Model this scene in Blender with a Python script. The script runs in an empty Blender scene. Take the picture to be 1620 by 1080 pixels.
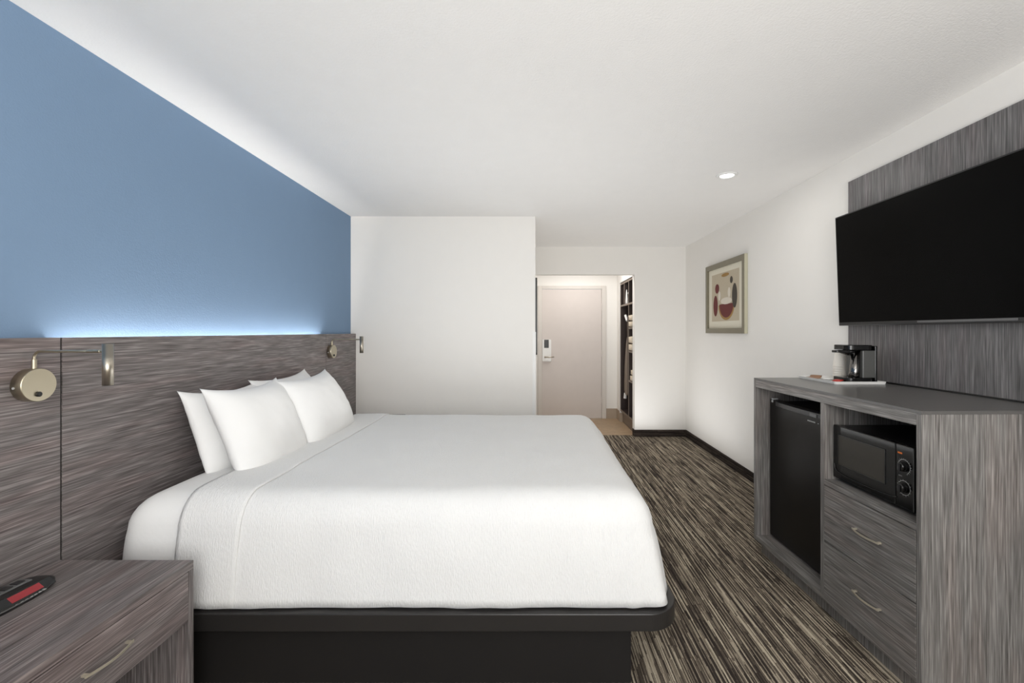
import bpy, bmesh, math, random
from mathutils import Vector, Matrix, noise
random.seed(7)
PI = math.pi
sc = bpy.context.scene
C = sc.collection

# ------------------------------------------------------------------ camera, world, exposure
F = 710.0
cd = bpy.data.cameras.new('camera'); cam = bpy.data.objects.new('camera', cd); C.objects.link(cam)
cam.location = (0, 0, 1.35); cam.rotation_euler = (PI/2, 0, 0)
cd.sensor_width = 36; cd.lens = 36*F/1620
cd.shift_x = -32/1620; cd.shift_y = -16/1620
cd.clip_start = 0.05
sc.camera = cam
sc.view_settings.view_transform = 'Standard'; sc.view_settings.look = 'None'
sc.view_settings.gamma = 1; sc.view_settings.use_curve_mapping = False
sc.view_settings.exposure = 0.0
w = bpy.data.worlds.new('world'); sc.world = w; w.use_nodes = True
w.node_tree.nodes['Background'].inputs[0].default_value = (0.92, 0.96, 1.0, 1)
w.node_tree.nodes['Background'].inputs[1].default_value = 1.0

def area(name, loc, rot, sx, sy, power, col=(1, 1, 1), spread=180):
    l = bpy.data.lights.new(name, 'AREA'); l.shape = 'RECTANGLE'; l.size = sx; l.size_y = sy
    l.energy = power; l.color = col; l.spread = math.radians(spread)
    o = bpy.data.objects.new(name, l); C.objects.link(o); o.location = loc; o.rotation_euler = rot
    return o
RL, RR, RC, RB = -1.715, 1.975, 2.435, -1.9     # left wall, right wall, ceiling, wall behind the camera
D1, D2, D3 = 4.24, 5.765, 6.96                   # partition, opening wall, door wall
area('rear_fill', (0.75, RB+0.06, 1.35), (PI/2, 0, 0), 1.8, 1.7, 62, (1.0, 0.995, 0.985))  # added fill light at the assumed window behind the camera
area('bounce_fill', (0.1, -0.9, 1.6), (PI-.45, 0, 0), 2.2, 1.2, 62, (1, 0.99, 0.975))  # added fill behind the camera, aimed up like a bounced flash
area('bounce_fill_room', (0.0, 2.8, .80), (PI, 0, 0), 2.2, 1.8, 12, (0.985, 0.995, 1))  # added up-facing fill in mid-air over the bed, no fixture
area('bounce_fill_far', (1.05, 4.9, .05), (PI, 0, 0), 1.2, 1.4, 12, (0.97, 0.985, 1))  # added up-facing fill at floor level, brightens the far ceiling and walls
area('entry_fill', (0.70, 6.2, 2.38), (0, 0, 0), 0.8, 0.5, 11, (1, 0.98, 0.96))  # added fill hidden behind the opening header, not a real lamp
area('downlight_glow', (1.354, 3.12, 2.425), (0, 0, 0), 0.09, 0.09, 2, (1, 0.97, 0.92))

# ------------------------------------------------------------------ materials
def lin(c):
    return tuple((v/255/12.92 if v/255 <= .04045 else ((v/255+.055)/1.055)**2.4) for v in c)
def new_mat(name):
    m = bpy.data.materials.new(name); m.use_nodes = True
    return m, m.node_tree.nodes, m.node_tree.links, m.node_tree.nodes['Principled BSDF']
def rgba(c): return (*lin(c), 1)
def mat(name, col, rough=.5, metal=0, spec=.5, bump=None, emit=None, vary=.04):
    m, N, L, P = new_mat(name)
    tc = N.new('ShaderNodeTexCoord')
    nz = N.new('ShaderNodeTexNoise'); nz.inputs['Scale'].default_value = 9; nz.inputs['Detail'].default_value = 3
    L.new(tc.outputs['Object'], nz.inputs['Vector'])
    mx = N.new('ShaderNodeMix'); mx.data_type = 'RGBA'
    a = lin(col)
    mx.inputs[6].default_value = (*[v*(1-vary) for v in a], 1)
    mx.inputs[7].default_value = (*[min(1, v*(1+vary)) for v in a], 1)
    L.new(nz.outputs['Fac'], mx.inputs[0]); L.new(mx.outputs[2], P.inputs['Base Color'])
    P.inputs['Roughness'].default_value = rough; P.inputs['Metallic'].default_value = metal
    P.inputs['Specular IOR Level'].default_value = spec
    if bump:
        sc_, st, dist = bump[:3]
        n2 = N.new('ShaderNodeTexNoise'); n2.inputs['Scale'].default_value = sc_ if not isinstance(sc_, tuple) else 1
        n2.inputs['Detail'].default_value = 3
        if isinstance(sc_, tuple):
            mp = N.new('ShaderNodeMapping'); mp.inputs['Scale'].default_value = sc_
            L.new(tc.outputs['Object'], mp.inputs[0]); L.new(mp.outputs[0], n2.inputs['Vector'])
        else: L.new(tc.outputs['Object'], n2.inputs['Vector'])
        b = N.new('ShaderNodeBump'); b.inputs['Strength'].default_value = st; b.inputs['Distance'].default_value = dist
        L.new(n2.outputs['Fac'], b.inputs['Height']); L.new(b.outputs[0], P.inputs['Normal'])
    if emit:
        P.inputs['Emission Color'].default_value = (*emit[:3], 1); P.inputs['Emission Strength'].default_value = emit[3]
    return m
def grain(name, axis, dark, midc, light, rough=.42, tint=(124, 114, 113)):
    """streaky woven laminate, streaks running along the given axis"""
    m, N, L, P = new_mat(name)
    tc = N.new('ShaderNodeTexCoord')
    def nz(along, across, detail=3, dist=0.0, seed=0.0):
        mp = N.new('ShaderNodeMapping')
        s = [across]*3; s[axis] = along
        mp.inputs['Scale'].default_value = s; mp.inputs['Location'].default_value = (seed, seed*1.7, seed*.6)
        n = N.new('ShaderNodeTexNoise'); n.inputs['Scale'].default_value = 1; n.inputs['Detail'].default_value = detail
        n.inputs['Distortion'].default_value = dist
        L.new(tc.outputs['Object'], mp.inputs[0]); L.new(mp.outputs[0], n.inputs['Vector'])
        return n.outputs['Fac']
    def math_(op, a, b):
        n = N.new('ShaderNodeMath'); n.operation = op
        for i, v in enumerate((a, b)):
            if isinstance(v, (int, float)): n.inputs[i].default_value = v
            else: L.new(v, n.inputs[i])
        return n.outputs[0]
    a = nz(4.5, 230, 2, .25); b = nz(7, 110, 2, .3, 3.1); c = nz(12, 420, 1, .15, 7.7)
    f = math_('ADD', math_('MULTIPLY', a, .5), math_('ADD', math_('MULTIPLY', b, .27), math_('MULTIPLY', c, .23)))
    cr = N.new('ShaderNodeValToRGB'); L.new(f, cr.inputs[0])
    e = cr.color_ramp.elements
    e[0].position = .36; e[0].color = rgba(dark); e[1].position = .66; e[1].color = rgba(light)
    k = e.new(.51); k.color = rgba(midc)
    big = nz(1.6, 14, 2, .3, 5.0)
    r2 = N.new('ShaderNodeMapRange'); r2.inputs[1].default_value = .46; r2.inputs[2].default_value = .64
    r2.inputs[3].default_value = 0; r2.inputs[4].default_value = .4; L.new(big, r2.inputs[0])
    mx = N.new('ShaderNodeMix'); mx.data_type = 'RGBA'; mx.blend_type = 'MIX'
    mul = N.new('ShaderNodeMix'); mul.data_type = 'RGBA'; mul.blend_type = 'MULTIPLY'; mul.inputs[0].default_value = 1
    t = lin(tint); g = sum(lin(midc))/3
    L.new(cr.outputs[0], mul.inputs[6]); mul.inputs[7].default_value = tuple(min(2, v/g) for v in t)+(1,)
    L.new(r2.outputs[0], mx.inputs[0]); L.new(cr.outputs[0], mx.inputs[6]); L.new(mul.outputs[2], mx.inputs[7])
    L.new(mx.outputs[2], P.inputs['Base Color'])
    P.inputs['Roughness'].default_value = rough; P.inputs['Specular IOR Level'].default_value = .4
    bp = N.new('ShaderNodeBump'); bp.inputs['Strength'].default_value = .12; bp.inputs['Distance'].default_value = .001
    L.new(f, bp.inputs['Height']); L.new(bp.outputs[0], P.inputs['Normal'])
    return m
def carpet(name, base=False):
    m, N, L, P = new_mat(name)
    tc = N.new('ShaderNodeTexCoord'); sep = N.new('ShaderNodeSeparateXYZ'); L.new(tc.outputs['Object'], sep.inputs[0])
    def M(op, a, b=0.0, c=None):
        n = N.new('ShaderNodeMath'); n.operation = op
        for i, v in enumerate((a, b) if c is None else (a, b, c)):
            if isinstance(v, (int, float)): n.inputs[i].default_value = v
            else: L.new(v, n.inputs[i])
        return n.outputs[0]
    X, Y, Z = sep.outputs
    if base: X, Y = Z, M('ADD', X, Y)
    wob = N.new('ShaderNodeTexNoise'); wob.inputs['Scale'].default_value = 160; L.new(tc.outputs['Object'], wob.inputs['Vector'])
    X2 = M('ADD', X, M('MULTIPLY', M('SUBTRACT', wob.outputs['Fac'], .5), .0022))
    def stripes(wd, ln, seed):
        ix = M('FLOOR', M('DIVIDE', X2, wd))
        w1 = N.new('ShaderNodeTexWhiteNoise'); w1.noise_dimensions = '1D'; L.new(M('ADD', ix, seed), w1.inputs['W'])
        iy = M('FLOOR', M('ADD', M('DIVIDE', Y, ln), M('MULTIPLY', w1.outputs['Value'], 9.0)))
        cv = N.new('ShaderNodeCombineXYZ'); L.new(ix, cv.inputs[0]); L.new(iy, cv.inputs[1]); cv.inputs[2].default_value = seed
        w2 = N.new('ShaderNodeTexWhiteNoise'); w2.noise_dimensions = '3D'; L.new(cv.outputs[0], w2.inputs['Vector'])
        return w1.outputs['Value'], w2.outputs['Value']
    a1, a2 = stripes(.0066, .24, 3.0)
    b1, b2 = stripes(.0034, .13, 11.0)
    c1, c2 = stripes(.021, .40, 23.0)
    f = M('ADD', M('ADD', M('MULTIPLY', a1, .26), M('MULTIPLY', a2, .28)), M('ADD', M('MULTIPLY', b2, .34), M('MULTIPLY', c2, .08)))
    f = M('ADD', f, M('MULTIPLY', M('SINE', M('MULTIPLY', X2, 2*PI/.0155)), .085))
    fib = N.new('ShaderNodeTexNoise'); fib.inputs['Scale'].default_value = 420; fib.inputs['Detail'].default_value = 2
    L.new(tc.outputs['Object'], fib.inputs['Vector'])
    f2 = M('ADD', f, M('MULTIPLY', M('SUBTRACT', fib.outputs['Fac'], .5), .45))
    cr = N.new('ShaderNodeValToRGB'); L.new(f2, cr.inputs[0])
    e = cr.color_ramp.elements
    cols = [(.28, (50, 44, 41)), (.42, (78, 70, 62)), (.52, (116, 106, 94)), (.62, (156, 145, 128)), (.76, (190, 179, 160))]
    if base: cols = [(.3, (36, 32, 31)), (.5, (54, 48, 45)), (.75, (88, 79, 72))]
    e[0].position, e[0].color = cols[0][0], rgba(cols[0][1]); e[1].position, e[1].color = cols[-1][0], rgba(cols[-1][1])
    for p, c in cols[1:-1]:
        k = e.new(p); k.color = rgba(c)
    L.new(cr.outputs[0], P.inputs['Base Color'])
    P.inputs['Roughness'].default_value = .95; P.inputs['Specular IOR Level'].default_value = .1
    bp = N.new('ShaderNodeBump'); bp.inputs['Strength'].default_value = .5; bp.inputs['Distance'].default_value = .003
    L.new(fib.outputs['Fac'], bp.inputs['Height']); L.new(bp.outputs[0], P.inputs['Normal'])
    return m
def tile_mat(name, col, tw=.30, groove=.003, dark=.6):
    m, N, L, P = new_mat(name)
    tc = N.new('ShaderNodeTexCoord')
    br = N.new('ShaderNodeTexBrick'); br.offset = .5; br.inputs['Scale'].default_value = 1
    br.inputs['Brick Width'].default_value = .9; br.inputs['Row Height'].default_value = tw
    br.inputs['Mortar Size'].default_value = groove
    a = lin(col)
    br.inputs['Color1'].default_value = (*a, 1); br.inputs['Color2'].default_value = (*[v*.9 for v in a], 1)
    br.inputs['Mortar'].default_value = (*[v*dark for v in a], 1)
    L.new(tc.outputs['Object'], br.inputs['Vector'])
    nz = N.new('ShaderNodeTexNoise'); nz.inputs['Scale'].default_value = 14; nz.inputs['Detail'].default_value = 5
    mx = N.new('ShaderNodeMix'); mx.data_type = 'RGBA'; mx.blend_type = 'OVERLAY'; mx.inputs[0].default_value = .25
    L.new(tc.outputs['Object'], nz.inputs['Vector']); L.new(br.outputs['Color'], mx.inputs[6]); L.new(nz.outputs['Fac'], mx.inputs[7])
    L.new(mx.outputs[2], P.inputs['Base Color']); P.inputs['Roughness'].default_value = .45
    return m

M_white = mat('wall paint', (237, 234, 229), .85, spec=.2, bump=(180, .12, .002), vary=.012)
M_ceil = mat('ceiling paint', (243, 241, 238), .9, spec=.15, bump=(120, .35, .004), vary=.015)
M_blue = mat('blue wall paint', (121, 145, 172), .85, spec=.2, bump=(170, .3, .003), vary=.02)
M_trim = mat('white painted trim', (214, 208, 201), .6, vary=.02)
M_door = mat('white painted door', (212, 203, 197), .6, vary=.03)
M_carpet = carpet('striped carpet'); M_cbase = carpet('striped carpet base', True)
M_tile = tile_mat('beige floor tile', (178, 152, 122)); M_tbase = mat('beige base tile', (170, 154, 136), .5, vary=.06)
WD, WM, WL = (76, 70, 69), (112, 106, 105), (154, 148, 146)
G = [grain('charcoal laminate grain %d' % i, i, WD, WM, WL) for i in range(3)]
CDk, CMd, CLt = (82, 79, 76), (118, 115, 112), (156, 153, 149)
GC = [grain('grey laminate grain %d' % i, i, CDk, CMd, CLt, tint=(122, 115, 113)) for i in range(3)]
GP = grain('dark grey panel laminate', 2, (74, 73, 73), (106, 104, 104), (140, 138, 138), tint=(110, 104, 105))
M_edge = mat('grey laminate edge', (122, 117, 114), .5, vary=.05)
M_top = mat('grey countertop', (92, 90, 88), .28, spec=.5, vary=.03)
M_black = mat('satin black bed frame', (38, 36, 35), .38, spec=.5, vary=.04)
M_plinth = mat('matte black plinth', (30, 28, 27), .6, spec=.25, vary=.04)
M_sheet = mat('white cotton sheet', (238, 238, 237), .9, spec=.12, bump=(60, .12, .004), vary=.006)
M_case = mat('white pillowcase', (240, 240, 239), .9, spec=.1, bump=(35, .12, .004), vary=.006)
M_spread = mat('white ribbed bedspread', (233, 233, 232), .95, spec=.1, bump=((330, 70, 60), .8, .004), vary=.01)
M_nickel = mat('brushed nickel', (190, 181, 160), .34, metal=1, vary=.05)
M_nickd = mat('brushed nickel shade', (196, 188, 174), .34, metal=1, vary=.05)
M_pull = mat('satin nickel pull', (214, 206, 188), .38, metal=.7, vary=.03)
M_dark = mat('black plastic', (24, 23, 22), .35, vary=.05)
M_tank = mat('smoky grey plastic', (84, 84, 82), .25, vary=.03)
M_gloss = mat('gloss black plastic', (16, 16, 16), .12, vary=.03)
M_screen = mat('black screen', (3, 3, 3), .25, spec=.06, vary=.0)
M_bezel = mat('dark grey bezel', (30, 30, 31), .35, vary=.03)
M_fridge = mat('black fridge enamel', (20, 17, 15), .35, spec=.25, vary=.15, bump=(300, .1, .001))
M_grey = mat('mid grey plastic', (98, 98, 98), .4)
M_lgrey = mat('light grey print', (176, 176, 174), .5)
M_wp = mat('white plastic', (236, 235, 232), .4, vary=.01)
M_glassd = mat('dark microwave glass', (62, 59, 54), .2, spec=.3, vary=.02)
M_cup = mat('white foam cup', (238, 232, 222), .7, vary=.02)
M_red = mat('red packet', (178, 42, 32), .5)
M_brown = mat('brown packet', (150, 112, 84), .6)
M_orange = mat('orange label', (214, 110, 30), .5)
M_disp = mat('red clock display', (136, 34, 40), .3, vary=.02, emit=(.3, .02, .03, .08))
M_led = mat('led strip', (255, 255, 255), .5, emit=(1.0, .97, .93, 72.0))
M_lamp = mat('downlight lens', (255, 255, 255), .5, emit=(1, .98, .94, 9))
M_shelf = mat('dark brown closet laminate', (50, 38, 34), .5, vary=.1)
M_shedge = mat('taupe closet edge', (122, 108, 96), .5, vary=.05)
M_towel = mat('cream towel', (226, 212, 192), .95, spec=.05, bump=(120, .5, .006), vary=.03)
M_iron = mat('taupe ironing board cover', (128, 116, 104), .9, vary=.04)
M_frame = mat('olive silver frame', (128, 122, 104), .4, metal=.35, vary=.08)
M_framel = mat('pale champagne frame edge', (196, 192, 168), .4, metal=.2, vary=.03)
M_mat = mat('cream picture mat', (222, 216, 198), .8, vary=.01)
M_paper = mat('beige print paper', (190, 178, 156), .8, vary=.03)
M_maroon = mat('maroon print ink', (104, 46, 44), .8, vary=.1)
M_dkink = mat('dark green print ink', (70, 64, 56), .8, vary=.1)
M_gold = mat('ochre print ink', (158, 124, 72), .8, vary=.1)
M_cream = mat('pale print ink', (218, 210, 196), .8, vary=.05)

# ------------------------------------------------------------------ object helpers
def worigin(o):
    v = Vector((0, 0, 0))
    while o is not None: v += Vector(o.location); o = o.parent
    return v
def obj(name, bm, m, parent=None, smooth=False, bevel=0, auto=True, origin=None):
    """links a bmesh (world coordinates) as one mesh object"""
    bmesh.ops.recalc_face_normals(bm, faces=bm.faces)
    me = bpy.data.meshes.new(name); 
    base = worigin(parent)
    loc = Vector((0, 0, 0))
    if parent is None:
        if origin is None:
            lo = [min(v.co[i] for v in bm.verts) for i in range(3)]; hi = [max(v.co[i] for v in bm.verts) for i in range(3)]
            origin = ((lo[0]+hi[0])/2, (lo[1]+hi[1])/2, lo[2])
        loc = Vector(origin)
    bmesh.ops.translate(bm, verts=bm.verts, vec=-(base+loc))
    bm.to_mesh(me); bm.free()
    ms = m if isinstance(m, (list, tuple)) else [m]
    for k in ms: me.materials.append(k)
    if smooth:
        for p in me.polygons: p.use_smooth = True
    o = bpy.data.objects.new(name, me); C.objects.link(o)
    o.location = loc
    if parent is not None: o.parent = parent
    if bevel:
        b = o.modifiers.new('bevel', 'BEVEL'); b.width = bevel; b.segments = 2; b.limit_method = 'ANGLE'; b.angle_limit = .6
        b.harden_normals = False
    return o
def tag(o, label=None, cat=None, group=None, kind=None):
    if label: o['label'] = label
    if cat: o['category'] = cat
    if group: o['group'] = group
    if kind: o['kind'] = kind
    return o
def thing(name, loc, label, cat, group=None):
    o = bpy.data.objects.new(name, None); C.objects.link(o); o.location = loc; o.empty_display_size = .1
    return tag(o, label, cat, group)
def bx(bm, x0, x1, y0, y1, z0, z1, mi=0):
    vs = [bm.verts.new((x, y, z)) for x in (x0, x1) for y in (y0, y1) for z in (z0, z1)]
    for q in ((0, 1, 3, 2), (4, 6, 7, 5), (0, 4, 5, 1), (2, 3, 7, 6), (0, 2, 6, 4), (1, 5, 7, 3)):
        f = bm.faces.new([vs[i] for i in q]); f.material_index = mi
    return vs
def boxes(name, lst, m, parent=None, bevel=0, **k):
    bm = bmesh.new()
    for b in lst: bx(bm, *b)
    return obj(name, bm, m, parent, bevel=bevel, **k)
def box(name, x0, x1, y0, y1, z0, z1, m, parent=None, bevel=0, **k):
    return boxes(name, [(x0, x1, y0, y1, z0, z1)], m, parent, bevel, **k)
def tube(bm, pts, r, n=14, cap=True):
    pts = [Vector(p) for p in pts]; rs = r if isinstance(r, (list, tuple)) else [r]*len(pts)
    t0 = (pts[1]-pts[0]).normalized()
    up = Vector((0, 0, 1)) if abs(t0.z) < .9 else Vector((1, 0, 0))
    nrm = t0.cross(up).normalized(); rings = []
    for i, p in enumerate(pts):
        t = (pts[min(i+1, len(pts)-1)]-pts[max(i-1, 0)]).normalized()
        nrm = (nrm - t*nrm.dot(t)).normalized(); bn = t.cross(nrm)
        rings.append([bm.verts.new(p+(nrm*math.cos(a)+bn*math.sin(a))*rs[i]) for a in [2*PI*k/n for k in range(n)]])
    for a, b in zip(rings, rings[1:]):
        for k in range(n): bm.faces.new((a[k], a[(k+1) % n], b[(k+1) % n], b[k]))
    if cap: bm.faces.new(rings[0][::-1]); bm.faces.new(rings[-1])
def lathe(bm, prof, o, axis=2, n=40):
    """prof: (radius, height) list; axis of revolution 0/1/2"""
    o = Vector(o); rings = []
    def P(r, h, a):
        v = [0, 0, 0]; v[axis] = h; v[(axis+1) % 3] = r*math.cos(a); v[(axis+2) % 3] = r*math.sin(a)
        return o+Vector(v)
    for r, h in prof:
        if r < 1e-6: rings.append([bm.verts.new(P(0, h, 0))])
        else: rings.append([bm.verts.new(P(r, h, 2*PI*k/n)) for k in range(n)])
    for a, b in zip(rings, rings[1:]):
        for k in range(n):
            if len(a) == 1 and len(b) == 1: continue
            if len(a) == 1: bm.faces.new((a[0], b[k], b[(k+1) % n]))
            elif len(b) == 1: bm.faces.new((a[k], a[(k+1) % n], b[0]))
            else: bm.faces.new((a[k], a[(k+1) % n], b[(k+1) % n], b[k]))
def prism(bm, poly, axis, a0, a1):
    """poly of 2D points extruded along axis; 2D points fill the other axes in xyz order"""
    def P(p, h):
        v = list(p); v.insert(axis, h); return bm.verts.new(v)
    A = [P(p, a0) for p in poly]; B = [P(p, a1) for p in poly]; n = len(poly)
    bm.faces.new(A); bm.faces.new(B[::-1])
    for i in range(n): bm.faces.new((A[i], A[(i+1) % n], B[(i+1) % n], B[i]))
def rrect(x0, x1, y0, y1, r, n=8, corners=(1, 1, 1, 1)):
    pts = []
    for (cx, cy, a0, c) in ((x1-r, y1-r, 0, corners[0]), (x0+r, y1-r, PI/2, corners[1]), (x0+r, y0+r, PI, corners[2]), (x1-r, y0+r, 1.5*PI, corners[3])):
        if c: pts += [(cx+r*math.cos(a0+PI/2*k/n), cy+r*math.sin(a0+PI/2*k/n)) for k in range(n+1)]
        else: pts.append((cx+(r if cx > (x0+x1)/2 else -r), cy+(r if cy > (y0+y1)/2 else -r)))
    return pts

# ------------------------------------------------------------------ setting
def struct(name, lst, m, bevel=0):
    return tag(boxes(name, lst, m, bevel=bevel, origin=(0, 0, 0)), kind='structure')
T = .10
struct('floor', [(RL-T, RR+T, RB-T, 5.84, -.1, 0)], M_carpet)
struct('floor_entry_tile', [(-.4, 2.2, 5.84, D3+T, -.1, .001)], M_tile)
ceil = struct('ceiling', [(RL-T, RR+.6, RB-T, D3+T, RC, RC+.1)], M_ceil)
struct('wall_left', [(RL-T, RL, RB-T, D1+T, 0, RC)], M_blue)
struct('wall_right', [(RR, RR+T, RB-T, D2+T, 0, RC)], M_white)
struct('wall_partition', [(RL, .030, D1, D1+.12, 0, RC), (-.09, .030, D1+.12, D3, 0, RC)], M_white)
JX = 1.315
struct('wall_back', [(JX, RR+T, D2, D2+.10, 0, RC), (.030, JX, D2, D2+.10, 2.08, RC)], M_white)
struct('wall_entry', [(.030, .105, D3, D3+T, 0, RC), (1.085, 2.2, D3, D3+T, 0, RC), (.105, 1.085, D3, D3+T, 2.03, RC)], M_white)
struct('wall_closet', [(JX, 2.15, 6.745, D3, 0, RC), (JX, 1.42, 5.865, 6.745, 2.075, RC), (2.05, 2.15, 5.865, 6.745, 0, RC),
                       (JX, 2.05, 5.865, 5.885, 0, RC)], M_white)
# wall behind the camera with an assumed window, sited for the added rear fill
struct('wall_rear', [(RL-T, -.2, RB-T, RB, 0, RC), (1.7, RR+T, RB-T, RB, 0, RC), (-.2, 1.7, RB-T, RB, 0, .45), (-.2, 1.7, RB-T, RB, 2.25, RC)], M_white)
wf = struct('window_1', [(-.2, 1.7, RB-.06, RB-.02, .45, .5), (-.2, 1.7, RB-.06, RB-.02, 2.2, 2.25), (-.2, -.15, RB-.06, RB-.02, .5, 2.2),
                         (1.65, 1.7, RB-.06, RB-.02, .5, 2.2), (.73, .77, RB-.06, RB-.02, .5, 2.2)], M_trim)
struct('baseboard_back', [(JX-.008, RR, D2-.008, D2, 0, .088), (JX-.008, JX, D2, D2+.09, 0, .088)], M_cbase)
struct('baseboard_right', [(RR-.008, RR, RB, D2-.008, 0, .088)], M_cbase)
struct('baseboard_entry', [(1.135, JX, D3-.010, D3, .001, .155), (JX-.010, JX, 6.75, D3-.010, .001, .155), (JX-.006, JX+.05, 6.70, 6.75, .001, .13)], M_tbase)
cg = tag(box('trim_corner', .003, .034, D1-.004, D1+.035, .09, 1.345, M_wp, origin=(0, 0, 0)), kind='structure')

# entry door
dr = tag(box('door_1', .150, 1.085-.012, D3-.012, D3+.03, .012, 2.0, M_door, bevel=.002, origin=(.62, D3, 0)), kind='structure')
tag(boxes('trim_door', [(.088, .152, D3-.022, D3+.02, .002, 2.055), (1.088-.012, 1.145, D3-.022, D3+.02, .002, 2.055), (.152, 1.076, D3-.022, D3+.02, 2.005, 2.055)],
          M_trim, bevel=.004, origin=(.62, D3, 0)), kind='structure')
bm = bmesh.new(); prism(bm, rrect(.157, .293, .885, 1.225, .012, 4), 1, D3-.030, D3-.011)
lk = obj('lock_plate', bm, M_wp, dr, bevel=.003)
box('card_reader', .185, .255, D3-.036, D3-.028, 1.095, 1.222, M_dark, lk, bevel=.003)
bm = bmesh.new(); tube(bm, [(.20, D3-.03, .955), (.20, D3-.075, .955)], .012, 12); tube(bm, [(.195, D3-.072, .955), (.26, D3-.075, .952), (.335, D3-.07, .958)], [.011, .010, .008], 12)
obj('door_handle', bm, M_nickd, dr, smooth=True)
for z in (.28, 1.0, 1.72):
    bm = bmesh.new(); tube(bm, [(1.077, D3-.026, z-.05), (1.077, D3-.026, z+.05)], .007, 8); obj('hinge', bm, M_trim, dr)

# panel glimpsed on the hallway wall
pn = thing('wall_panel', (.05, 6.1, 1.04), 'tall narrow black panel on the hallway wall left of the white door', 'panel')
bm = bmesh.new(); prism(bm, rrect(5.90, 6.45, 1.04, 2.06, .03, 5), 0, .031, .064); obj('frame', bm, M_dark, pn)
box('panel_face', .064, .066, 5.93, 6.42, 1.08, 2.02, M_gloss, pn)

# ------------------------------------------------------------------ closet shelving seen through the opening
CX = 1.322; CB = 1.80
cl = thing('closet_shelving', (1.55, 6.3, 0), 'dark brown open closet shelving built in beside the entry door', 'shelving')
z0, z1 = .165, 2.06
box('back_panel', CB, CB+.02, 5.89, 6.735, z0, z1, M_shelf, cl)
def vpanel(y, za, zb, nm='divider'):
    o = boxes(nm, [(CX+.004, CB, y-.009, y+.009, za, zb)], M_shelf, cl)
    box('edge_strip', CX, CX+.004, y-.0095, y+.0095, za, zb, M_shedge, o)
vpanel(5.90, z0, z1, 'side_panel'); vpanel(6.725, z0, z1, 'side_panel')
vpanel(6.16, z0, 1.715); vpanel(6.16, 1.74, z1-.02); vpanel(6.46, 1.74, z1-.02)
def hshelf(ya, yb, z, nm='shelf'):
    o = boxes(nm, [(CX+.004, CB, ya, yb, z-.011, z+.011)], M_shelf, cl)
    box('edge_strip', CX-.001, CX+.004, ya, yb, z-.0125, z+.0125, M_shedge, o)
hshelf(5.91, 6.715, 1.727); hshelf(5.91, 6.715, z1-.01, 'top_panel'); hshelf(5.91, 6.715, z0+.01, 'bottom_panel')
for z in (1.395, 1.075, .675): hshelf(5.91, 6.15, z)
box('base', CX+.03, CX+.05, 5.89, 6.735, 0.002, z0, M_shedge, cl)
bm = bmesh.new(); tube(bm, [(1.55, 6.172, 1.64), (1.55, 6.712, 1.64)], .012, 12); obj('hanging_rail', bm, M_nickel, cl)
# towels
def towel(x, y, z, h, ln, label):
    bm = bmesh.new(); n = 26; prof = []
    # a folded towel: soft rounded slab with a visible fold line at its front
    nx, ny = 10, 12
    lx, ly = ln, .20
    top = {}; 
    for i in range(nx+1):
        for k in range(16):
            a = 2*PI*k/16
            u = i/nx; sx = 1-abs(2*u-1)**6*.25
            px = x+(u)*lx
            c, s = math.cos(a), math.sin(a)
            py = y+ly/2*(abs(c)**.6*(1 if c > 0 else -1))*sx
            pz = z+h/2+h/2*(abs(s)**.75*(1 if s > 0 else -1))*sx*.98
            top[i, k] = bm.verts.new((px+.012*(1-abs(s)), py, pz+.003*math.sin(7*u+k)))
    for i in range(nx):
        for k in range(16): bm.faces.new((top[i, k], top[i, (k+1) % 16], top[i+1, (k+1) % 16], top[i+1, k]))
    bm.faces.new([top[0, k] for k in range(16)]); bm.faces.new([top[nx, k] for k in range(16)][::-1])
    o = obj('folded_towel', bm, M_towel, smooth=True)
    return tag(o, label, 'towel', 'folded towels in the closet')
towel(1.306, 6.045, 1.407, .085, .3, 'cream folded towel, lower of the pair on the highest towel shelf')
towel(1.306, 6.045, 1.493, .085, .28, 'cream folded towel, upper of the pair on the highest towel shelf')
towel(1.306, 6.045, 1.087, .10, .3, 'cream folded towel, lower of the pair on the middle towel shelf')
towel(1.306, 6.045, 1.188, .10, .28, 'cream folded towel, upper of the pair on the middle towel shelf')
towel(1.318, 6.01, .687, .075, .28, 'cream folded towel, lower of the small pair on the lowest towel shelf')
towel(1.328, 6.01, .763, .075, .22, 'cream folded towel, upper of the small pair on the lowest towel shelf')
# ironing board hanging beside the divider
ib = thing('ironing_board', (1.348, 6.42, .38), 'taupe ironing board hanging upright in the dark closet', 'ironing board')
bm = bmesh.new()
prism(bm, [(6.315, .47), (6.36, .44), (6.47, .44), (6.525, .49), (6.53, .62), (6.50, .85), (6.45, 1.05), (6.39, 1.20), (6.34, 1.27), (6.315, 1.26)], 0, 1.338, 1.358)
obj('board', bm, M_iron, ib, bevel=.006)
bm = bmesh.new(); tube(bm, [(1.345, 6.47, .46), (1.342, 6.485, .385)], .022, 8); obj('leg_cap', bm, M_wp, ib)
bm = bmesh.new(); tube(bm, [(1.348, 6.335, 1.25), (1.348, 6.335, 1.50), (1.35, 6.34, 1.56), (1.44, 6.36, 1.63), (1.54, 6.37, 1.645)], .006, 8); obj('hanger_rod', bm, M_shedge, ib)
bm = bmesh.new(); tube(bm, [(1.350, 6.38, 1.50), (1.340, 6.45, 1.58)], .018, 8); obj('hanger_hook', bm, M_wp, ib)
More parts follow.
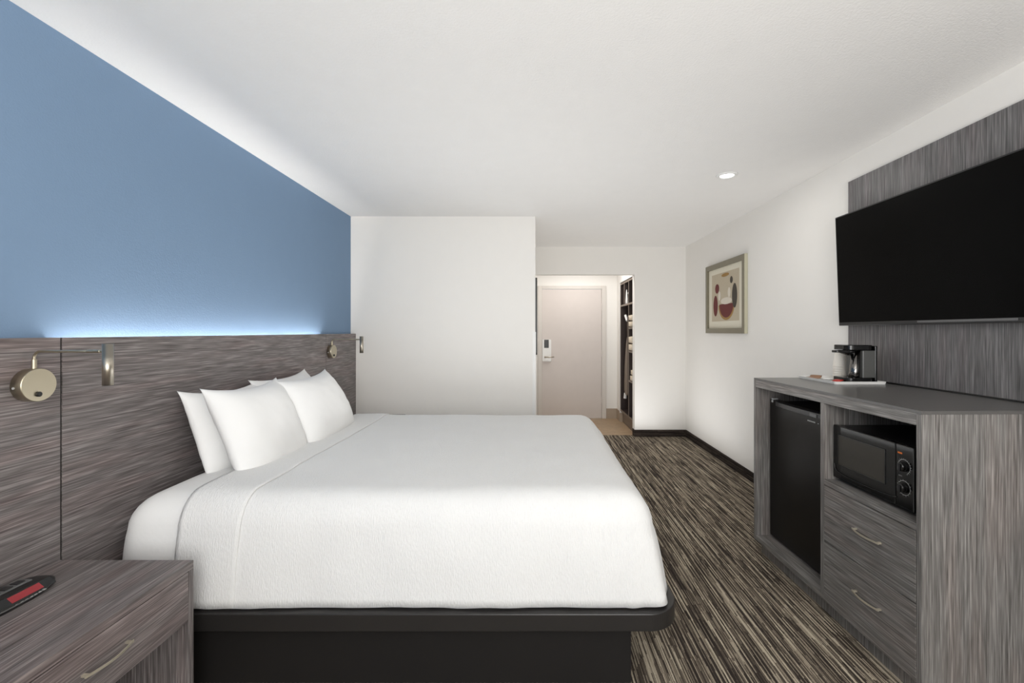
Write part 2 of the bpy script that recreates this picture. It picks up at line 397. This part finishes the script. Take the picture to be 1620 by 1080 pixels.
# small white appliance on the top shelf
wi = thing('clothes_iron', (1.39, 6.39, 1.738), 'small white appliance standing upright on the top closet shelf', 'iron')
bm = bmesh.new()
prism(bm, [(6.33, 1.742), (6.45, 1.742), (6.445, 1.80), (6.42, 1.88), (6.392, 1.95), (6.365, 1.88), (6.335, 1.80)], 0, 1.338, 1.352)
obj('soleplate', bm, M_wp, wi, bevel=.006)
bm = bmesh.new(); tube(bm, [(1.36, 6.39, 1.76), (1.42, 6.39, 1.765), (1.425, 6.39, 1.85), (1.36, 6.39, 1.90)], .014, 10); bx(bm, 1.352, 1.43, 6.355, 6.43, 1.738, 1.78); obj('handle', bm, M_wp, wi, smooth=False)

# ------------------------------------------------------------------ headboard
HX = -1.665; HT = 1.328
SA, SB = 1.588, 3.626
hb = thing('headboard', (RL+.02, 2.6, 0), 'wide charcoal wood-grain headboard panelling along the blue wall', 'headboard')
box('side_panel', RL+.001, HX, .35, SA-.004, 0, HT, G[1], hb, bevel=.0012)
box('centre_panel', HX-.012, HX, SA+.003, SB-.003, 0, HT, G[1], hb, bevel=.0012)
box('side_panel', RL+.001, HX, SB+.003, D1-.002, 0, HT, G[1], hb, bevel=.0012)
for q in (SA-.0005, SB): box('seam_trim', HX-.010, HX-.004, q-.003, q+.003, 0, HT-.002, M_dark, hb)
ls = boxes('led_strip', [(HX-.034, HX-.014, SA+.02, SB-.02, HT-.085, HT-.079)], M_led, hb)
tag(ls, 'glowing cool white light strip along the top of the headboard')

# wall lamps
def wall_lamp(D, z, label):
    t = thing('wall_lamp', (HX, D, z-.06), label, 'wall lamp', 'reading lamps on the headboard')
    bm = bmesh.new(); lathe(bm, [(0, 0), (.0545, 0), (.0545, .033), (.053, .036), (0, .036)], (HX, D, z), 0, 48)
    b = obj('mounting_base', bm, M_nickel, t)
    for p in b.data.polygons: p.use_smooth = abs(p.normal.x) < .5
    bm = bmesh.new(); lathe(bm, [(0, .036), (.0085, .036), (.0085, .041), (.006, .0425), (0, .0425)], (HX, D-.004, z-.030), 0, 20)
    obj('switch', bm, M_dark, b, smooth=False)
    bm = bmesh.new(); lathe(bm, [(0, -.056), (.004, -.056), (.004, -.053), (0, -.053)], (HX+.012, D, z-.005), 1, 12); obj('screw', bm, M_lgrey, b)
    ax = HX+.018; zt = 1.284
    bm = bmesh.new(); tube(bm, [(ax, D, z+.05), (ax, D, z+.084)], .0068, 16); obj('collar', bm, M_nickel, t, smooth=False)
    bm = bmesh.new(); R_ = .022
    pts = [(ax, D, z+.07), (ax, D, zt-R_)] + [(ax+R_-R_*math.cos(a), D, zt-R_+R_*math.sin(a)) for a in [PI/2*k/8 for k in range(1, 9)]]
    pts += [(ax+.12, D, zt), (HX+.255, D, zt)]
    tube(bm, pts, .0042, 12); obj('arm', bm, M_nickel, t, smooth=True)
    bm = bmesh.new(); tube(bm, [(HX+.195, D, zt), (HX+.235, D, zt)], .0056, 12); tube(bm, [(HX+.237, D, zt), (HX+.249, D, zt)], .0046, 12)
    obj('swivel_joint', bm, M_nickel, t)
    sx = HX+.262; st = zt+.025; sb = st-.137
    bm = bmesh.new(); lathe(bm, [(0, st-.003), (.0132, st-.003), (.0148, st), (.0148, sb), (.0132, sb), (.0132, sb+.03), (0, sb+.03)], (sx, D, 0), 2, 36)
    s = obj('lamp_shade', bm, M_nickd, t)
    for p in s.data.polygons: p.use_smooth = abs(p.normal.z) < .5
    return t
wall_lamp(1.484, 1.173, 'brushed nickel swing-arm wall lamp above the near nightstand with the clock')
wall_lamp(3.69, 1.184, 'brushed nickel swing-arm wall lamp at the far end of the headboard')

# ------------------------------------------------------------------ bow handle shared by drawers
def bow(parent, x, yc, z, sgn, ln=.128, out=.030):
    """arched pull lying along y, standing out from the face at x towards sgn"""
    bm = bmesh.new(); n = 16; hw = .0032
    rows = []
    for i in range(n+1):
        t = i/n; y = yc-ln/2-.008+(ln+.016)*t
        o_ = .016+(out-.016)*math.sin(PI*t)
        th = .0035
        rows.append([bm.verts.new((x+sgn*a, y, z+b)) for a, b in ((o_, -hw), (o_, hw), (o_-th, hw), (o_-th, -hw))])
    for a, b in zip(rows, rows[1:]):
        for k in range(4): bm.faces.new((a[k], a[(k+1) % 4], b[(k+1) % 4], b[k]))
    bm.faces.new(rows[0]); bm.faces.new(rows[-1][::-1])
    for yy in (yc-ln/2, yc+ln/2): bx(bm, min(x, x+sgn*.018), max(x, x+sgn*.018), yy-.0045, yy+.0045, z-hw*.9, z+hw*.9)
    return obj('handle', bm, M_pull, parent)

# ------------------------------------------------------------------ nightstands
def nightstand(y0, y1, xf, zt, label):
    t = thing('nightstand', ((HX+xf)/2, (y0+y1)/2, 0), label, 'nightstand', 'nightstands on either side of the bed')
    x0 = HX+.002
    box('top', x0, xf, y0, y1, zt-.028, zt, G[1], t, bevel=.001)
    for a in (y0, y1-.020): box('side_panel', x0, xf, a, a+.020, 0, zt-.0285, G[2], t, bevel=.001)
    box('back_panel', x0, x0+.015, y0+.021, y1-.021, .0, zt-.0285, G[2], t)
    box('drawer_body', x0+.02, xf-.06, y0+.023, y1-.023, zt-.195, zt-.032, G[1], t)
    d = box('drawer', xf-.020, xf-.001, y0+.0225, y1-.0225, zt-.200, zt-.0315, G[1], t, bevel=.001)
    bow(d, xf-.001, (y0+y1)/2, zt-.108, 1)
    return t
nightstand(.925, 1.572, -1.186, .55, 'charcoal wood-grain nightstand with one drawer, under the clock radio')
nightstand(3.70, D1-.006, -1.195, .568, 'charcoal wood-grain nightstand beyond the far side of the bed')

# ------------------------------------------------------------------ clock radio
ck = thing('clock_radio', (-1.56, 1.31, .551), 'black oval clock radio with red display on the near nightstand', 'clock radio')
def lens(L_, wf_, wb, n=40):
    pts = []
    for k in range(n):
        a = 2*PI*k/n; c, s = math.cos(a), math.sin(a)
        r = (wf_ if c > 0 else wb)
        pts.append((r*math.copysign(abs(c)**1.0, c), L_*math.copysign(abs(s)**.9, s)))
    return pts
bm = bmesh.new(); cx0, cy0 = -1.565, 1.300
levels = [(0, .95), (.006, 1.0), (.016, .995), (.024, .93), (.040, .72), (.045, .60), (.047, .3)]
rings = []
for h, s in levels:
    rings.append([bm.verts.new((cx0+px*s, cy0+py*(s if s > .9 else s*1.02+.02), .551+h)) for px, py in lens(.152, .072, .060)])
for a, b in zip(rings, rings[1:]):
    for k in range(40): bm.faces.new((a[k], a[(k+1) % 40], b[(k+1) % 40], b[k]))
bm.faces.new(rings[0][::-1]); bm.faces.new(rings[-1])
body = obj('body', bm, M_dark, ck, smooth=True)
bm = bmesh.new()
# slanted display window
def slab(bm, p, u, v, nrm, th):
    p, u, v, nrm = map(Vector, (p, u, v, nrm)); A = [p, p+u, p+u+v, p+v]
    lo = [bm.verts.new(a-nrm*th) for a in A]; hi = [bm.verts.new(a+nrm*th) for a in A]
    bm.faces.new(lo[::-1]); bm.faces.new(hi)
    for i in range(4): bm.faces.new((lo[i], lo[(i+1) % 4], hi[(i+1) % 4], hi[i]))
fn = Vector((.75, 0, .66)).normalized(); fv = Vector((-.66, 0, .75)).normalized()
slab(bm, (-1.499, 1.195, .571), (0, .210, 0), fv*.032, fn, .004)
obj('display_bezel', bm, M_gloss, body)
bm = bmesh.new(); slab(bm, Vector((-1.502, 1.288, .573))+fn*.0045, (0, .084, 0), fv*.025, fn, .0009)
tag(obj('display', bm, M_disp, body), 'unlit dark red clock display')
bm = bmesh.new()
prism(bm, [(cx0+px*1.01, cy0+py*1.0) for px, py in lens(.152, .072, .060)][:], 2, .562, .5665)
obj('trim_band', bm, M_grey, body)
bm = bmesh.new()
for i in range(7): bx(bm, -1.497, -1.4935, 1.292+i*.0125, 1.300+i*.0125, .5655, .5675)
for i in range(7): bx(bm, -1.5035, -1.4985, 1.292+i*.0125, 1.300+i*.0125, .5655, .5685)
obj('marking', bm, M_lgrey, body)
bm = bmesh.new(); bx(bm, -1.585, -1.548, 1.215, 1.385, .594, .6005); b_ = obj('button_bar', bm, M_grey, body, bevel=.002)
for i in range(5): box('button', -1.580, -1.556, 1.222+i*.032, 1.246+i*.032, .600, .604, M_bezel, b_, bevel=.002)

ck.scale = (1, 1, .72); ck.location.x += .006
# ------------------------------------------------------------------ bed
bd = thing('bed', (-.56, 2.64, 0), 'black platform bed base under the white bedding', 'bed')
RY0, RY1, RX1 = 1.658, 3.63, .560
bm = bmesh.new(); prism(bm, rrect(-1.60, RX1, RY0, RY1, .125, 18, (1, 0, 0, 1)), 2, .240, .306)
rail = obj('platform', bm, M_black, bd, bevel=.004)
box('plinth', -1.55, .380, 1.722, 3.54, 0, .2395, M_plinth, bd, bevel=.003)

CY0, CY1 = 1.860, 3.430      # flat core of the mattress top
ZT = .700
def prof(d, R_, zt, zb, flare):
    """arc length d beyond the core edge -> (outward, z)"""
    q = R_*PI/2
    if d <= 0: return 0, zt
    if d < q: a = d/R_; return R_*math.sin(a), zt-R_*(1-math.cos(a))
    t = min(1, (d-q)/max(1e-6, (zt-R_-zb)))
    return R_+flare*(t**.8), zt-R_-(zt-R_-zb)*t
def drape(name, x0, x1, openhead, m, parent, off, zb, nx=70, ny=80, R_=.130, flare=.040, amp=.004, seed=0, pw=2, hf=1, ff=1, closed=True, ns=16, hem=0, thick=0):
    bm = bmesh.new()
    drop = R_*PI/2+(ZT-R_-zb)
    xs = []
    if not openhead: xs += [(x0, -drop*(1-k/ns)) for k in range(ns)]
    xs += [(x0+(x1-x0)*k/nx, 0) for k in range(nx+1)]
    if x1 > .2: xs += [(x1, drop*(k+1)/ns) for k in range(ns)]
    ys = [(CY0, -drop*(1-k/ns)) for k in range(ns)]+[(CY0+(CY1-CY0)*k/ny, 0) for k in range(ny+1)]+[(CY1, drop*(k+1)/ns) for k in range(ns)]
    V = {}
    for i, (bxx, da) in enumerate(xs):
        for j, (by, db) in enumerate(ys):
            d = max(abs(da), abs(db)); o_, z = prof(d, R_, ZT, zb, flare)
            l = (abs(da)**pw+abs(db)**pw)**(1/pw) or 1
            if da > 0 and o_ > R_: o_ = R_+(o_-R_)*(1+(ff-1)*abs(da)/l)
            if da < 0: o_ = o_ if o_ < R_ else R_+(o_-R_)*hf
            ux, uy = da/l, db/l
            cor = 2*abs(ux*uy)            # 1 on the corner diagonal
            t = d/drop
            # gathered folds at a draped foot corner
            ang = math.atan2(abs(uy), abs(ux)) if cor > 0 else 0
            fold = cor*t*t*(.011*math.sin(ang*8+1.2)) if (openhead and cor > 0) else 0
            x = bxx+ux*(o_+off+fold); y = by+uy*(o_+off+fold)
            p = Vector((x, y, z))
            n1 = noise.noise(Vector((x*2.1+seed, y*2.3, z*2.5))); n2 = noise.noise(Vector((x*6.5+seed, y*7.3+5, z*5)))
            wv = amp*(1.6*n1+.8*n2)
            if d == 0: z += off+wv
            else:
                nz_ = math.cos(min(d/R_, PI/2)); nh = math.sin(min(d/R_, PI/2))
                z += (off+wv)*nz_; x += ux*wv*nh*1.6; y += uy*wv*nh*1.6
                if t > .97 and hem: z += hem*noise.noise(Vector((x*9, y*9, 3)))
            V[i, j] = bm.verts.new((x, y, z))
    for i in range(len(xs)-1):
        for j in range(len(ys)-1):
            bm.faces.new((V[i, j], V[i+1, j], V[i+1, j+1], V[i, j+1]))
    o = obj(name, bm, m, parent, smooth=True, origin=(-.56, 2.64, .306) if parent is None else None)
    if thick:
        s = o.modifiers.new('thickness', 'SOLIDIFY'); s.thickness = thick; s.offset = -1 if o.data.polygons[len(o.data.polygons)//2].normal.z > 0 else 1
    return o
mt = thing('mattress', (-.56, 2.64, .306), 'thick mattress in a smooth white fitted sheet on the black base', 'mattress')
drape('fitted_sheet', -1.500, .330, False, M_sheet, mt, -.006, .3075, flare=.034, amp=.004, seed=4, pw=2.5, hf=.95)
bs = drape('bedspread', -1.350, .352, True, M_spread, None, .010, .3125, amp=.004, seed=4, flare=.036, hem=.004, thick=.006, pw=2.6, ff=1.7)
tag(bs, 'white ribbed bedspread draped over the bed to the black rail', 'bedspread')
fb = drape('folded_band', -1.358, -1.115, True, M_spread, bs, .0155, .3165, nx=14, amp=.004, seed=4, flare=.034, thick=.004)
tag(fb, 'turned-back white fold of the bedspread')

def pillow(name, pc, W, H, T_, lean, yaw, roll, label, seed):
    bm = bmesh.new(); n = 36; V = {}
    R = Matrix.Rotation(yaw, 3, 'Z') @ Matrix.Rotation(lean, 3, 'Y') @ Matrix.Rotation(roll, 3, 'X')
    for s in (1, -1):
        for i in range(n+1):
            for j in range(n+1):
                u = math.sin((i/n-.5)*PI)*.55+(2*i/n-1)*.45; v = math.sin((j/n-.5)*PI)*.55+(2*j/n-1)*.45
                e = max(0, (1-u**4))**.66*max(0, (1-v**4))**.72
                th = T_/2*e*(1+.12*noise.noise(Vector((u*1.6+seed, v*1.6, s))))
                # sides pulled in between the pointed corners
                lo_ = 1 if v < 0 else 0
                px = W/2*u*(1-.045*(1-abs(v)**2.5)*abs(u)**3-.045*lo_*v**6)
                pz = H/2*v*(1-(.035-.01*lo_)*(1-abs(u)**2.5)*abs(v)**3-.06*lo_*u**6)
                ear = .022*abs(u)**7*max(0, v)**7; px *= 1+ear; pz += H/2*ear
                sag = -.026*(1-u*u)*(v > 0)*v
                bulge = .02*(1-u*u)*(v < 0)*v*v
                wr = .004*noise.noise(Vector((u*5+seed, v*5, s*2)))*e + .005*noise.noise(Vector((u*2.2, v*9+seed, s)))*abs(u)**2*e
                k = (s, i, j)
                edge = i in (0, n) or j in (0, n)
                if s == -1 and edge: V[k] = V[1, i, j]; continue
                q = R @ Vector((s*th+wr-.006*v*v-.010*u*u, px, pz+sag-bulge*0))
                V[k] = bm.verts.new(Vector(pc)+q)
        for i in range(n):
            for j in range(n):
                q = (V[s, i, j], V[s, i+1, j], V[s, i+1, j+1], V[s, i, j+1])
                bm.faces.new(q if s == 1 else q[::-1])
    o = obj(name, bm, M_case, smooth=True)
    return tag(o, label, 'pillow', 'white pillows propped on the headboard')
# centre, width along the bed width, height, thickness, lean back, yaw
pillow('pillow', (-1.545, 2.362, .853), .60, .455, .13, -.33, 0.02, -.03, 'plump white pillow nearest the camera, leaning on the headboard behind another', 1)
pillow('pillow', (-1.512, 2.91, .880), .64, .455, .125, -.50, 0, .02, 'white pillow peeping over from behind the far front pillow', 2)
pillow('pillow', (-1.388, 2.326, .866), .605, .485, .165, -.41, 0.02, -.02, 'large white pillow in front on the near half of the bed', 3)
pillow('pillow', (-1.360, 2.89, .880), .66, .455, .16, -.50, 0, .02, 'white pillow in front on the far half of the bed', 4)

# ------------------------------------------------------------------ credenza with fridge, microwave and drawers
kx, kn, kf = 1.372, 1.598, 2.752
cab = thing('credenza', (kx, (kn+kf)/2, 0), 'grey wood-grain credenza with drawers along the right wall', 'cabinet')
KT, KB = 1.066, 1.935
box('countertop', kx+.0008, KB+.003, kn, kf, KT-.012, KT, M_top, cab)
box('top_fascia', kx, KB, kn+.0205, kf-.0225, KT-.054, KT-.0125, GC[1], cab)
box('side_panel', kx, KB, kn, kn+.020, .085, KT-.0125, GC[2], cab, bevel=.0008)
box('side_panel', kx, KB, kf-.022, kf, .085, KT-.0125, GC[2], cab, bevel=.0008)
box('divider', kx, KB-.02, 2.112, 2.138, .112, KT-.0545, GC[2], cab, bevel=.0008)
box('bottom_panel', kx, KB, kn+.0205, kf-.0225, .085, .112, GC[1], cab, bevel=.0008)
box('back_panel', KB-.018, KB, kn+.021, kf-.023, .113, KT-.055, GC[2], cab)
box('toe_kick', kx+.045, kx+.065, kn+.01, kf-.005, 0, .0845, GC[2], cab)
box('shelf', kx, KB-.02, kn+.0205, 2.1115, .632, .656, GC[1], cab, bevel=.0008)
for (za, zb, hz) in ((.369, .6285, .512), (.098, .3645, .248)):
    d = box('drawer', kx-.001, kx+.018, kn+.0225, 2.1105, za, zb, GC[1], cab, bevel=.001)
    boxes('drawer_box', [(kx+.018, KB-.06, kn+.03, 2.10, max(za+.02, .115), zb-.03)], GC[1], d)
    bow(d, kx-.001, 1.842, hz, -1)

ROT = math.radians(1.3)
def place_rot(t):   # turned with the cabinet about its own pivot
    piv = Vector((kx, (kn+kf)/2, 0)); v = Vector(t.location)-piv; v.rotate(Matrix.Rotation(ROT, 3, 'Z'))
    t.location = piv+v; t.rotation_euler.z = ROT

# fridge
FX = 1.452
fr = thing('mini_fridge', (1.65, 2.44, .112), 'black mini fridge in the left bay of the grey credenza', 'fridge')
f0, f1 = 2.165, 2.715
box('body', FX+.048, 1.90, f0+.006, f1-.006, .1135, .93, M_dark, fr, bevel=.004)
fd = box('door', FX, FX+.044, f0, f1, .125, .942, M_fridge, fr, bevel=.005)
bm = bmesh.new(); n = 14; rows = []
for i in range(n+1):
    t_ = i/n; y = f1-.065-(f1-f0-.09)*t_; o_ = .004+.016*math.sin(PI*t_)**.6
    rows.append([bm.verts.new(v) for v in ((FX-o_, y, .936), (FX-o_, y, .912), (FX+.002, y, .905), (FX+.002, y, .941))])
for a, b in zip(rows, rows[1:]):
    for k in range(4): bm.faces.new((a[k], a[(k+1) % 4], b[(k+1) % 4], b[k]))
bm.faces.new(rows[0]); bm.faces.new(rows[-1][::-1])
hd = obj('handle', bm, M_bezel, fd)
box('handle_inlay', FX-.0175, FX-.0145, 2.262, 2.375, .913, .930, M_grey, hd)
bm = bmesh.new(); bx(bm, FX+.0, FX+.03, f1-.034, f1-.016, .9425, .950); bx(bm, FX-.004, FX+.002, f1-.034, f1-.022, .926, .940); tag(obj('hinge_cap', bm, M_lgrey, fd), 'pale hinge cap')
boxes('logo', [(FX-.0012, FX, 2.348-i*.013, 2.358-i*.013, .880, .886) for i in range(5)]+[(FX-.0012, FX, 2.268, 2.276, .8805, .8835)], M_lgrey, fd)

# microwave
MX = 1.412
mw = thing('microwave', (1.6, 1.87, .656), 'black microwave with two dials on the credenza shelf', 'microwave')
m0, m1, mz0, mz1 = 1.650, 2.085, .670, .914
box('body', MX+.022, 1.76, m0+.004, m1-.004, mz0+.004, mz1-.002, M_dark, mw, bevel=.006)
for (xx, yy) in ((MX+.05, m0+.04), (MX+.05, m1-.04), (1.72, m0+.04), (1.72, m1-.04)):
    bm = bmesh.new(); lathe(bm, [(0, .6565), (.013, .6565), (.015, mz0+.004), (0, mz0+.004)], (xx, yy, 0), 2, 14); obj('foot', bm, M_dark, mw)
md = box('door', MX, MX+.021, 1.734, m1, mz0, mz1, M_gloss, mw, bevel=.004)
box('window', MX-.001, MX+.004, 1.785, 2.05, .738, .872, M_glassd, md, bevel=.0005)
boxes('window_frame', [(MX-.002, MX, 1.781, 2.054, .872, .875), (MX-.002, MX, 1.781, 2.054, .735, .738), (MX-.002, MX, 1.781, 1.785, .738, .872), (MX-.002, MX, 2.05, 2.054, .738, .872)], M_bezel, md)
bm = bmesh.new()
pts = [(MX-.003, 2.062-.335*t_, .706-.012*math.sin(PI*t_)**.5) for t_ in [k/20 for k in range(21)]]
pts = [(MX-.003, 2.072, .735), (MX-.003, 2.070, .716)]+pts
tube(bm, pts, .0016, 6); obj('door_rib', bm, M_bezel, md)
mp = box('control_panel', MX, MX+.021, m0, 1.7325, mz0, mz1, M_gloss, mw, bevel=.004)
for (zz) in (.833, .752):
    yy = 1.692
    bm = bmesh.new(); lathe(bm, [(0, -.020), (.014, -.020), (.0165, -.017), (.0185, -.001), (.0185, .001), (0, .001)], (MX, yy, zz), 0, 32)
    k = obj('dial', bm, M_gloss, mp)
    boxes('dial_grip', [(MX-.026, MX-.018, yy-.004, yy+.004, zz-.014, zz+.014)], M_bezel, k, bevel=.002)
    bm = bmesh.new(); n = 60; a0, a1 = (-.35*PI, 1.0*PI) if zz > .8 else (-1.1*PI, .82*PI)
    arc = []
    for i in range(n+1):
        a = a0+(a1-a0)*i/n
        arc.append([bm.verts.new((MX-.0012, yy-rr*math.cos(a), zz+rr*math.sin(a))) for rr in (.0262, .0278)])
    for p, q in zip(arc, arc[1:]): bm.faces.new((p[0], p[1], q[1], q[0]))
    for i in range(15):
        a = a0+(a1-a0)*i/14; u = Vector((0, -math.cos(a), math.sin(a))); v_ = Vector((0, math.sin(a), math.cos(a)))
        c0 = Vector((MX-.0012, yy, zz)); q = [c0+u*.028+v_*.0006, c0+u*.0325+v_*.0006, c0+u*.0325-v_*.0006, c0+u*.028-v_*.0006]
        bm.faces.new([bm.verts.new(z_) for z_ in q])
    obj('dial_marking', bm, M_lgrey, mp)
box('label', MX-.0012, MX, 1.702, 1.722, .878, .884, M_orange, mp); box('label', MX-.0012, MX, 1.702, 1.718, .792, .796, M_grey, mp)

# tray, coffee maker, cups, packets
TZ = KT+.0005
tr = thing('serving_tray', (1.76, 2.57, TZ), 'white plastic tray holding the coffee things on the credenza', 'tray')
bm = bmesh.new()
def ring(x0, x1, y0, y1, z, r=.012): return [bm.verts.new((a, b, z)) for a, b in rrect(x0, x1, y0, y1, r, 4)]
R4 = [ring(1.623, 1.897, 2.403, 2.737, TZ), ring(1.620, 1.900, 2.400, 2.740, TZ+.014), ring(1.626, 1.894, 2.406, 2.734, TZ+.014), ring(1.638, 1.882, 2.418, 2.722, TZ+.004)]
for a, b in zip(R4, R4[1:]):
    for k in range(len(a)): bm.faces.new((a[k], a[(k+1) % len(a)], b[(k+1) % len(a)], b[k]))
bm.faces.new(R4[0][::-1]); bm.faces.new(R4[-1])
obj('tray_body', bm, M_wp, tr)
tz = TZ+.0045
cm = thing('coffee_maker', (1.78, 2.50, tz), 'small black single-cup coffee maker on the white tray', 'coffee maker')
bm = bmesh.new(); prism(bm, rrect(1.705, 1.859, 2.428, 2.565, .035, 6), 2, tz, tz+.027); obj('base', bm, M_gloss, cm, bevel=.003)
bm = bmesh.new(); prism(bm, rrect(1.790, 1.8595, 2.430, 2.563, .006, 5), 2, tz+.027, tz+.175); obj('water_tank', bm, M_tank, cm, bevel=.003)
bm = bmesh.new(); prism(bm, rrect(1.706, 1.8595, 2.428, 2.565, .04, 8), 2, tz+.176, tz+.205); hd = obj('brew_head', bm, M_gloss, cm, bevel=.004)
bm = bmesh.new(); lathe(bm, [(0, tz+.1755), (.046, tz+.1755), (.042, tz+.160), (.022, tz+.150), (.012, tz+.146), (0, tz+.146)], (1.753, 2.490, 0), 2, 28); obj('brew_funnel', bm, M_gloss, hd, smooth=True)
bm = bmesh.new(); prism(bm, rrect(1.645, 1.730, 2.43, 2.475, .014, 5), 2, tz+.164, tz+.1765); obj('lid_tab', bm, M_dark, hd, bevel=.002)
bm = bmesh.new(); tube(bm, [(1.762, 2.462, tz+.0165), (1.768, 2.462, tz+.06), (1.776, 2.462, tz+.1755)], [.026, .024, .021], 28); obj('chrome_column', bm, mat('polished dark chrome', (120, 118, 116), .12, metal=1), cm, smooth=True)
box('back_housing', 1.8600, 1.873, 2.434, 2.560, tz, tz+.2, M_gloss, cm, bevel=.003)
# stack of foam cups, upside down
for i in range(6):
    z_ = tz+.002+i*.0135
    bm = bmesh.new(); lathe(bm, [(.038, z_), (.0395, z_+.003), (.038, z_+.006), (.0275, z_+.085), (.025, z_+.087), (0, z_+.087)], (1.820, 2.650, 0), 2, 28)
    o = obj('foam_cup', bm, M_cup, smooth=True)
    where = ['bottom of the stack', 'second from the bottom of the stack', 'third from the bottom of the stack', 'third from the top of the stack', 'second from the top of the stack', 'top of the stack'][i]
    tag(o, 'white foam cup upside down on the tray, '+where, 'cup', 'stacked foam cups on the tray')
def packet(x, y, a, sx, sy, m, label, z=0, tilt=0):
    bm = bmesh.new(); n = 8; V = {}
    for s in (1, -1):
        for i in range(n+1):
            for j in range(n+1):
                u, v = 2*i/n-1, 2*j/n-1; h = .004*(1-u**4)*(1-v**4)
                if s == -1 and (i in (0, n) or j in (0, n)): V[s, i, j] = V[1, i, j]; continue
                p = Matrix.Rotation(a, 3, 'Z') @ Vector((u*sx/2, v*sy/2, 0)); 
                V[s, i, j] = bm.verts.new((x+p.x, y+p.y, tz+.005+z+s*h+tilt*u*sx/2))
        for i in range(n):
            for j in range(n): bm.faces.new((V[s, i, j], V[s, i+1, j], V[s, i+1, j+1], V[s, i, j+1]))
    return tag(obj('packet', bm, m, smooth=True), label, 'packet')
packet(1.668, 2.665, .3, .05, .09, M_brown, 'brown condiment packet lying at the left end of the tray')
packet(1.71, 2.60, -.4, .055, .08, M_wp, 'white condiment packet lying beside the foam cups', .0)
packet(1.700, 2.690, .9, .04, .06, M_brown, 'brown sachet tilted up behind the white packet on the tray', .006, .25)
packet(1.680, 2.47, .2, .030, .055, M_red, 'small red packet at the foot of the coffee maker', .004, .3)
mw.location.y += .022
for t in (cab, fr, mw): place_rot(t)

# ------------------------------------------------------------------ tv and its wood panel
tp = thing('wall_panel', (1.955, 1.7, .2), 'tall dark grey wood-grain backing panel behind the television', 'panel')
box('panel_board', 1.953, RR-.001, .30, 2.775, .20, 2.272, GP, tp, bevel=.001)
box('gap_shade_strip', 1.942, 1.9529, .30, 2.72, KT-.03, KT+.007, M_dark, tp)  # black strip stands in for the shade in the gap behind the countertop
tv = thing('television', (1.885, 2.18, 1.38), 'large black flat-screen television mounted on the grey panel', 'television')
y0, y1 = 1.56, 2.79; zb, zt = 1.385, 2.055
bm = bmesh.new(); bx(bm, 0, .035, y0, y1, zb, zt)
def tilt(bm, x):
    for v in bm.verts: v.co.x += x+.024*(zt-v.co.z)/(zt-zb)
tilt(bm, 1.882); obj('casing', bm, M_bezel, tv, bevel=.003)
bm = bmesh.new(); bx(bm, -.0008, .002, y0+.008, y1-.008, zb+.020, zt-.008); tilt(bm, 1.882); obj('screen', bm, M_screen, tv)
bm = bmesh.new(); bx(bm, -.002, .0, y0+.2, 2.22, zb+.0085, zb+.018); tilt(bm, 1.882); obj('trim_strip', bm, M_grey, tv)
bm = bmesh.new(); bx(bm, 1.925, 1.9528, 2.0, 2.4, 1.55, 1.90); obj('wall_bracket', bm, M_dark, tv)

# ------------------------------------------------------------------ framed print
ar = thing('framed_print', (RR-.01, 4.57, 1.33), 'framed print with cream mat hanging on the right wall', 'picture')
a0, a1, b0, b1 = 4.115, 5.035, 1.330, 2.065; xf = RR-.030; fw = .052
def mitre(bm, lst): 
    for p in lst: prism(bm, p, 0, xf, RR-.001)
bm = bmesh.new()
mitre(bm, [[(a0, b0), (a1, b0), (a1-fw, b0+fw), (a0+fw, b0+fw)], [(a0, b1), (a1, b1), (a1-fw, b1-fw), (a0+fw, b1-fw)],
           [(a0, b0), (a0, b1), (a0+fw, b1-fw), (a0+fw, b0+fw)], [(a1, b0), (a1, b1), (a1-fw, b1-fw), (a1-fw, b0+fw)]])
frm = obj('frame', bm, M_frame, ar)
boxes('frame_side', [(xf, RR-.001, a0-.003, a0, b0, b1)], M_framel, frm)
box('mat_board', RR-.012, RR-.010, a0+fw, a1-fw, b0+fw, b1-fw, M_mat, ar)
box('print', RR-.0128, RR-.0122, 4.255, 4.90, 1.455, 1.955, M_paper, ar)
def ell(cy, cz, ry, rz, m, nm, a=0, b=2*PI, k=0, n=28):
    bm = bmesh.new(); pts = [(cy+ry*math.cos(a+(b-a)*i/n), cz+rz*math.sin(a+(b-a)*i/n)) for i in range(n if b-a > 6 else n+1)]
    prism(bm, pts, 0, RR-.0134-k*.0004, RR-.0129-k*.0004); return obj(nm, bm, m, ar)
ell(4.54, 1.62, .185, .155, M_gold, 'printed_bowl_rim', PI, 2*PI, 0)
ell(4.54, 1.63, .165, .140, M_maroon, 'printed_bowl', PI, 2*PI, 1)
ell(4.54, 1.66, .13, .035, M_cream, 'printed_bloom', k=2)
for cy, cz, ry, rz, m in ((4.80, 1.62, .055, .11, M_maroon), (4.76, 1.80, .05, .05, M_maroon), (4.35, 1.70, .055, .12, M_dkink), (4.42, 1.86, .03, .035, M_dkink), (4.70, 1.72, .03, .05, M_cream), (4.47, 1.74, .03, .05, M_cream), (4.56, 1.925, .09, .018, M_gold)):
    ell(cy, cz, ry, rz, m, 'printed_leaf', k=3)

# ------------------------------------------------------------------ downlight
dl = thing('downlight', (1.354, 3.12, RC), 'small round white downlight in the ceiling near the television', 'ceiling light')
bm = bmesh.new(); lathe(bm, [(.046, RC-.004), (.052, RC-.009), (.069, RC-.004), (.071, RC-.0002), (.046, RC-.0002)], (1.354, 3.12, 0), 2, 40); obj('trim_ring', bm, M_wp, dl, smooth=True)
bm = bmesh.new(); lathe(bm, [(0, RC-.0025), (.046, RC-.0025), (.046, RC-.0005), (0, RC-.0005)], (1.354, 3.12, 0), 2, 32); obj('lens', bm, M_lamp, dl)
